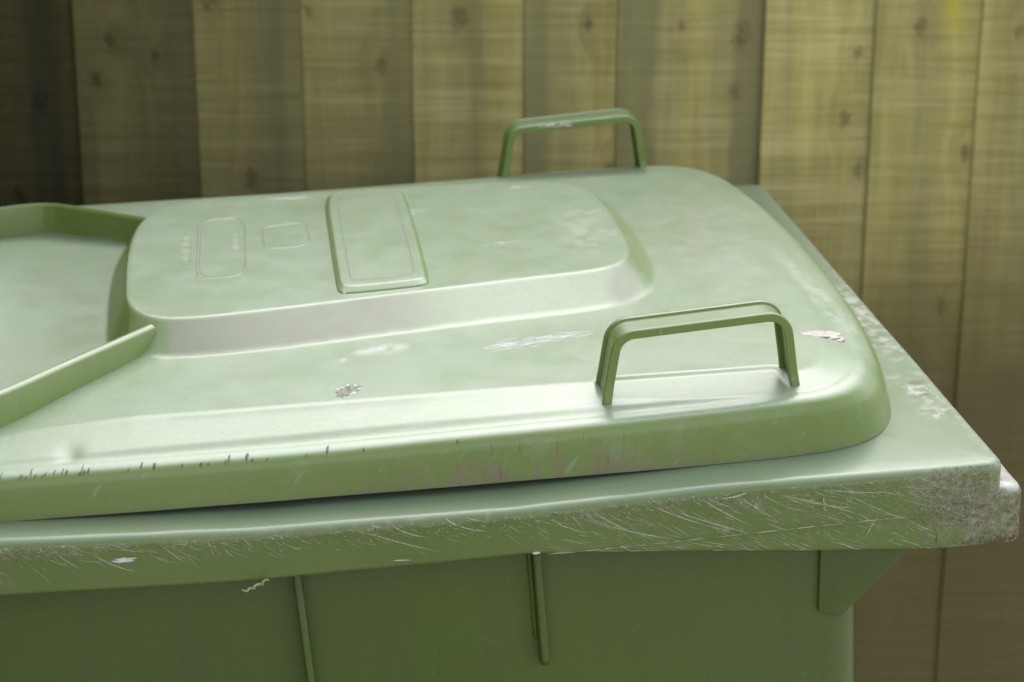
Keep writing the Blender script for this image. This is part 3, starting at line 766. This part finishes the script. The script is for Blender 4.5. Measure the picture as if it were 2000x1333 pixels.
# curled plastic shavings hanging from the scratches
def tube(name, pts, r, mat, parent):
    P = resample(chaikin(np.array(pts, float), 3, closed=False), 60, closed=False); T = np.gradient(P, axis=0); T /= np.linalg.norm(T, axis=1)[:, None]
    v, n = [], 6
    for i, (p, t) in enumerate(zip(P, T)):
        u = np.cross(t, [0.1, 1, .2]); u /= np.linalg.norm(u); w = np.cross(t, u); k = r * (1 - .5 * abs(i / 30. - 1) ** 3)
        for j in range(n): a = 2 * math.pi * j / n; v.append(p + k * (u * math.cos(a) + w * math.sin(a)))
    f = [(i * n + k, i * n + (k + 1) % n, (i + 1) * n + (k + 1) % n, (i + 1) * n + k) for i in range(len(P) - 1) for k in range(n)]
    return mesh_obj(name, v, f, mat, parent)
tube('plastic_shaving', [(-.4195, -.003, -.0325), (-.4210, -.0045, -.0310), (-.4235, -.004, -.0335), (-.4225, -.002, -.0355), (-.4250, -.003, -.0340), (-.4285, -.004, -.0355), (-.4270, -.003, -.0370), (-.4305, -.003, -.0360), (-.4315, -.004, -.0380), (-.4345, -.003, -.0370)], .0008, M_SHAVING, rim)
tube('plastic_shaving', [(-.1035, -.001, -.0105), (-.1045, -.0025, -.0125), (-.1025, -.0030, -.0150), (-.1040, -.0020, -.0165), (-.1025, -.0025, -.0185)], .00045, M_SHAVING, rim)
tube('plastic_shaving', [(-.163, -.001, -.0060), (-.159, -.0026, -.0052), (-.154, -.0020, -.0050), (-.151, -.0028, -.0032), (-.149, -.002, -.0036)], .0005, M_SHAVING, rim)

# ------------------------------------------------------------------ fence
FH = 1.58
FY = CAM_LOC[1] + 1.91
def wood():
    s = NT('weathered_fence_wood')
    def prop(n, color=False):
        a = s.n.new("ShaderNodeAttribute"); a.attribute_type = 'OBJECT'; a.attribute_name = n; return a.outputs['Vector'] if color else a.outputs['Fac']
    seed = prop('seed'); tint = prop('tint'); grey = prop('grey')
    P = s.vmath('ADD', s.P, s.comb(s.math('MULTIPLY', seed, 3.7), 0.0, s.math('MULTIPLY', seed, 11.3)))
    o = s.sep()
    # knots distort the grain
    kn = []; ring = []
    for nm in ('knot_a', 'knot_b', 'knot_c'):
        a = prop(nm, True); c = s.sep(a)
        dx = s.math('SUBTRACT', o[0], c[0]); dz = s.math('SUBTRACT', o[2], c[1])
        d = s.math('SQRT', s.math('ADD', s.math('MULTIPLY', dx, dx), s.math('MULTIPLY', s.math('MULTIPLY', dz, dz), .45)))
        d = s.math('ADD', d, s.math('MULTIPLY', s.math('SUBTRACT', s.noise(160, 3, .6, vec=P), .5), .016))
        kn.append(s.map(s.math('DIVIDE', d, c[2]), .25, 1.3, 1, 0)); ring.append(s.map(s.math('DIVIDE', d, c[2]), .8, 4.5, 1, 0))
    knot = s.maxm(kn); halo = s.maxm(ring)
    grain = s.noise(1, 5, .62, vec=s.vmath('MULTIPLY', s.vmath('ADD', P, s.comb(s.math('MULTIPLY', halo, .02), 0.0, 0.0)), (30, 20, 2.2)), dist=.4)
    streak = s.noise(1, 3, .5, vec=s.vmath('MULTIPLY', P, (26, 10, .9)))
    fuzz = s.noise(1, 3, .55, vec=s.vmath('MULTIPLY', P, (240, 40, 12)))
    # circular-saw marks: faint bands across the board
    zw = s.vmath('MULTIPLY', P, (4.0, 1, 95)); saw = s.noise(1, 4, .6, vec=zw, dist=.3); zw2 = s.vmath('MULTIPLY', P, (7.0, 1, 190)); saw2 = s.noise(1, 2, .6, vec=zw2)
    base = s.mix(s.map(grain, .30, .70), (.096, .083, .024), (.160, .140, .046))
    col = s.mix(s.map(streak, .38, .66, 0, .6), base, (.080, .074, .032))
    col = s.mix(s.math('MULTIPLY', s.map(fuzz, .45, .7), .16), col, (.19, .165, .085))
    col = s.mix(s.math('MULTIPLY', s.map(saw, .42, .68, 0, .40), s.map(s.noise(1, 3, .6, vec=s.vmath('MULTIPLY', P, (12, 1, 4))), .3, .65, .1, 1)), col, (.215, .185, .088))
    col = s.mix(s.map(saw2, .48, .68, 0, .38), col, (.070, .058, .022))
    # green-grey band of stain at a place of each board's own
    bd = s.sep(prop('band', True)); bw = s.math('ADD', o[0], s.math('MULTIPLY', s.math('SUBTRACT', s.noise(1, 3, .6, vec=s.vmath('MULTIPLY', P, (9, 1, 6))), .5), .022))
    band = s.math('MULTIPLY', s.map(bw, s.math('SUBTRACT', bd[0], .009), s.math('ADD', bd[0], .004)), s.map(bw, s.math('SUBTRACT', bd[1], .004), s.math('ADD', bd[1], .010), 1, 0))
    band = s.math('MULTIPLY', s.math('MULTIPLY', band, bd[2]), s.map(s.noise(1, 4, .6, vec=s.vmath('MULTIPLY', P, (30, 1, 9))), .25, .6, .55, 1))
    bd2 = s.sep(prop('band_b', True)); band2 = s.math('MULTIPLY', s.math('MULTIPLY', s.map(bw, s.math('SUBTRACT', bd2[0], .009), s.math('ADD', bd2[0], .004)), s.map(bw, bd2[1], s.math('ADD', bd2[1], .01), 1, 0)), bd2[2])
    band = s.math('MAXIMUM', band, band2)
    col = s.mix(band, col, (.062, .060, .028))
    col = s.mix(grey, col, (.080, .078, .050))
    col = s.mix(s.math('MULTIPLY', halo, .3), col, (.075, .062, .024)); col = s.mix(s.math('MULTIPLY', s.math('MULTIPLY', knot, .6), s.map(s.noise(120, 3, .7, vec=P), .3, .6, .35, 1)), col, (.026, .020, .010))
    yel = s.sep(prop('lichen', True))
    ly = s.math('MULTIPLY', s.math('MULTIPLY', s.map(s.math('ABSOLUTE', s.math('SUBTRACT', o[0], yel[0])), .0, .016, 1, 0), s.map(o[2], yel[1], s.math('ADD', yel[1], .06))), yel[2])
    col = s.mix(ly, col, (.17, .15, .012))
    # wood turns darker and browner towards the bottom
    low_tone = s.map(s.math('ADD', o[2], s.math('MULTIPLY', s.math('SUBTRACT', s.noise(5, 4, .6, vec=P), .5), .25)), .80, 1.08, .88, 0)
    col = s.mix(low_tone, col, (.036, .030, .011))
    val = s.n.new("ShaderNodeHueSaturation"); s.put(val.inputs['Value'], s.math('MULTIPLY', tint, 2.28)); s.put(val.inputs['Color'], col)
    s.put(s.b.inputs['Base Color'], val.outputs[0]); s.b.inputs['Roughness'].default_value = .85
    s.b.inputs['Specular IOR Level'].default_value = .25
    h = s.math('ADD', s.math('MULTIPLY', grain, .5), s.math('ADD', s.math('MULTIPLY', saw, .9), s.math('MULTIPLY', knot, -.4)))
    s.put(s.b.inputs['Normal'], s.bump(h, .8, .0018))
    return s.m
M_WOOD = wood()
FENCE = link(bpy.data.objects.new("fence", None)); FENCE.location = (0, FY, 0)
FENCE["label"] = "upright overlapping rough-sawn wooden board fence, brown and greenish, behind the bin"; FENCE["category"] = "fence"
def board_mesh(w, h, lean, seed):
    th_ = {1: .008, 2: .010, 8: .011, 9: .0075, 10: .0065}.get(seed, .0048)
    """feather-edge board: thick left edge laid over its neighbour, thin right edge; slightly wavy edges"""
    r = random.Random(seed); n = 24; v = []
    for i in range(n + 1):
        z = .02 + (h - .02) * i / n
        e0 = .0011 * mnoise.noise(Vector((seed * 3.1, z * 6, 0))); e1 = .0018 * mnoise.noise(Vector((seed * 5.3, z * 6, 4))); b = .0015 * mnoise.noise(Vector((seed, z * 2, 8)))
        sx = lean * (z - 1.3)
        for (x, y) in ((e0, -th_ + .001 + b), (e0 + .0015, -th_ + b), (w * .5 + e0, -th_ * .6 - .001 + b), (w + e1, -.0030 + b), (w + e1, .001 + b), (e0, -.001 + b)):
            v.append((x + sx, y, z))
    f = []
    for i in range(n):
        for k in range(6): f.append((i * 6 + k, i * 6 + (k + 1) % 6, (i + 1) * 6 + (k + 1) % 6, (i + 1) * 6 + k))
    f.append(tuple(reversed(range(6)))); f.append(tuple(range(n * 6, n * 6 + 6)))
    me = bpy.data.meshes.new('board'); me.from_pydata(v, [], f); me.materials.append(M_WOOD); me.update()
    bm = bmesh.new(); bm.from_mesh(me); bmesh.ops.recalc_face_normals(bm, faces=bm.faces)
    bm.to_mesh(me); bm.free(); return me
def fx(u, v=150):      # fence position seen at picture column u, used once to lay the boards out
    d = 1.91 / (math.cos(PITCH) + math.sin(PITCH) * (666.5 - v) / FPX); return CAM_LOC[0] + (u - 1000) / FPX * d
def fz(v):
    t = (666.5 - v) / FPX; d = 1.91 / (math.cos(PITCH) + math.sin(PITCH) * t); return CAM_LOC[2] + d * (t * math.cos(PITCH) - math.sin(PITCH))
# left edge column, tone (own colour with the left corner's shade painted in), grey, stain band (from, to, strength), knots (column, row, mm)
BOARDS = [
          (-70, .20, .05, (60, 112, .9), [(80, 200, 9), (40, 380, 6)]), (152, .45, .06, (330, 380, .4), [(215, 80, 6), (306, 110, 5), (192, 155, 5)]), (383, .77, .12, (530, 590, .5), [(490, 350, 7), (405, 5, 5)]),
          (592, .98, .05, (755, 806, .6), [(745, 125, 7), (600, 20, 4)]), (806, 1.10, .05, (920, 940, .45), [(895, 38, 8)]), (1022, 1.12, .06, (1022, 1070, .75), [(1150, 50, 5), (1190, 330, 5)]),
          (1203, 1.18, .03, (1208, 1275, .80), [(1330, 50, 5), (1432, 180, 7), (1445, 70, 9)]),
          (1488, 1.28, .0, None, [(1675, 105, 5), (1648, 232, 6), (1672, 330, 5)]), (1702, 1.1, .0, None, [(1795, 50, 6), (1882, 300, 6), (1832, 600, 7)]), (1908, 1.05, .06, None, [(1990, 60, 5), (1716, 430, 7)]),
          (2120, .95, .05, None, []), (2335, .9, .1, None, []), (2550, .95, .05, None, []), (2765, .95, .05, None, [])]
for i, (u, tint, grey, bd, kn) in enumerate(BOARDS):
    x0 = fx(u); nx_ = fx(BOARDS[i + 1][0]) if i + 1 < len(BOARDS) else x0 + .104
    o = link(bpy.data.objects.new('board', board_mesh(max(nx_ - x0 + .014, .06), FH + .012 * R(), rnd.gauss(0, .002), i + 1)), FENCE)
    o.location = (x0, 0.0004 * (i % 2), 0)
    o['seed'] = float(i) * 1.37 + .5; o['tint'] = tint; o['grey'] = grey
    o['band'] = (fx(bd[0]) - x0, fx(bd[1]) - x0, bd[2]) if bd else (0.0, .001, 0.0)
    o['band_b'] = (fx(1432) - x0, fx(1484) - x0, .85) if u == 1203 else (0.0, .001, 0.0)
    for j, nm in enumerate(('knot_a', 'knot_b', 'knot_c')):
        o[nm] = (fx(kn[j][0], kn[j][1]) - x0, fz(kn[j][1]), kn[j][2] / 1000.) if j < len(kn) else (R() * .1, .3 + .2 * R(), .006)
    o['lichen'] = (fx(1853) - x0, fz(120), .7) if u == 1702 else (0.0, 9.0, 0.0)
for z in (.30, .90, 1.40):
    x0, x1 = fx(-70) - .02, fx(2870) + .1
    v = [(x, y, zz) for x in (x0, x1) for (y, zz) in ((.0025, z - .03), (.0025, z + .03), (.045, z + .01), (.045, z - .03))]
    o = mesh_obj('rail', v, [(0, 1, 2, 3), (7, 6, 5, 4), (0, 4, 5, 1), (1, 5, 6, 2), (2, 6, 7, 3), (3, 7, 4, 0)], M_WOOD, FENCE, smooth=False)
    o['seed'] = z * 3; o['tint'] = .8; o['grey'] = .3

# unseen side fence added off the left edge to shade the boards beside it
ADDED_SIDE = link(bpy.data.objects.new("added_side_fence", None)); ADDED_SIDE.location = (fx(-95) - .012, FY - .015, 0); ADDED_SIDE.rotation_euler = (0, 0, -math.pi / 2)
ADDED_SIDE["label"] = "added out-of-view fence that shades the left end of the board fence"; ADDED_SIDE["category"] = "fence"
for i in range(14):
    o = link(bpy.data.objects.new('board', board_mesh(.120, FH + .3, rnd.gauss(0, .002), 40 + i)), ADDED_SIDE); o.location = (i * .106, .0004 * (i % 2), 0); o.rotation_euler = (0, 0, 0)
    o['seed'] = 60 + i * 1.7; o['tint'] = .6 + .2 * R(); o['grey'] = .3; o['band'] = (0.0, .001, 0.0); o['lichen'] = (0.0, 9.0, 0.0)
    for nm in ('knot_a', 'knot_b', 'knot_c'): o[nm] = (R() * .1, .3 + 1.2 * R(), .006)
    o.scale = (1, 1, 1)

# ------------------------------------------------------------------ ground
s = NT('concrete_ground'); n = s.noise(8, 6, .65); s.put(s.b.inputs['Base Color'], s.mix(s.map(n, .3, .7), (.20, .185, .155), (.30, .28, .24))); s.b.inputs['Roughness'].default_value = .9
s.put(s.b.inputs['Normal'], s.bump(s.noise(120, 4, .6), .4, .002))
g = mesh_obj('ground', [(-60, -60, 0), (60, -60, 0), (60, 60, 0), (-60, 60, 0)], [(0, 1, 2, 3)], s.m, smooth=False); g["kind"] = "structure"
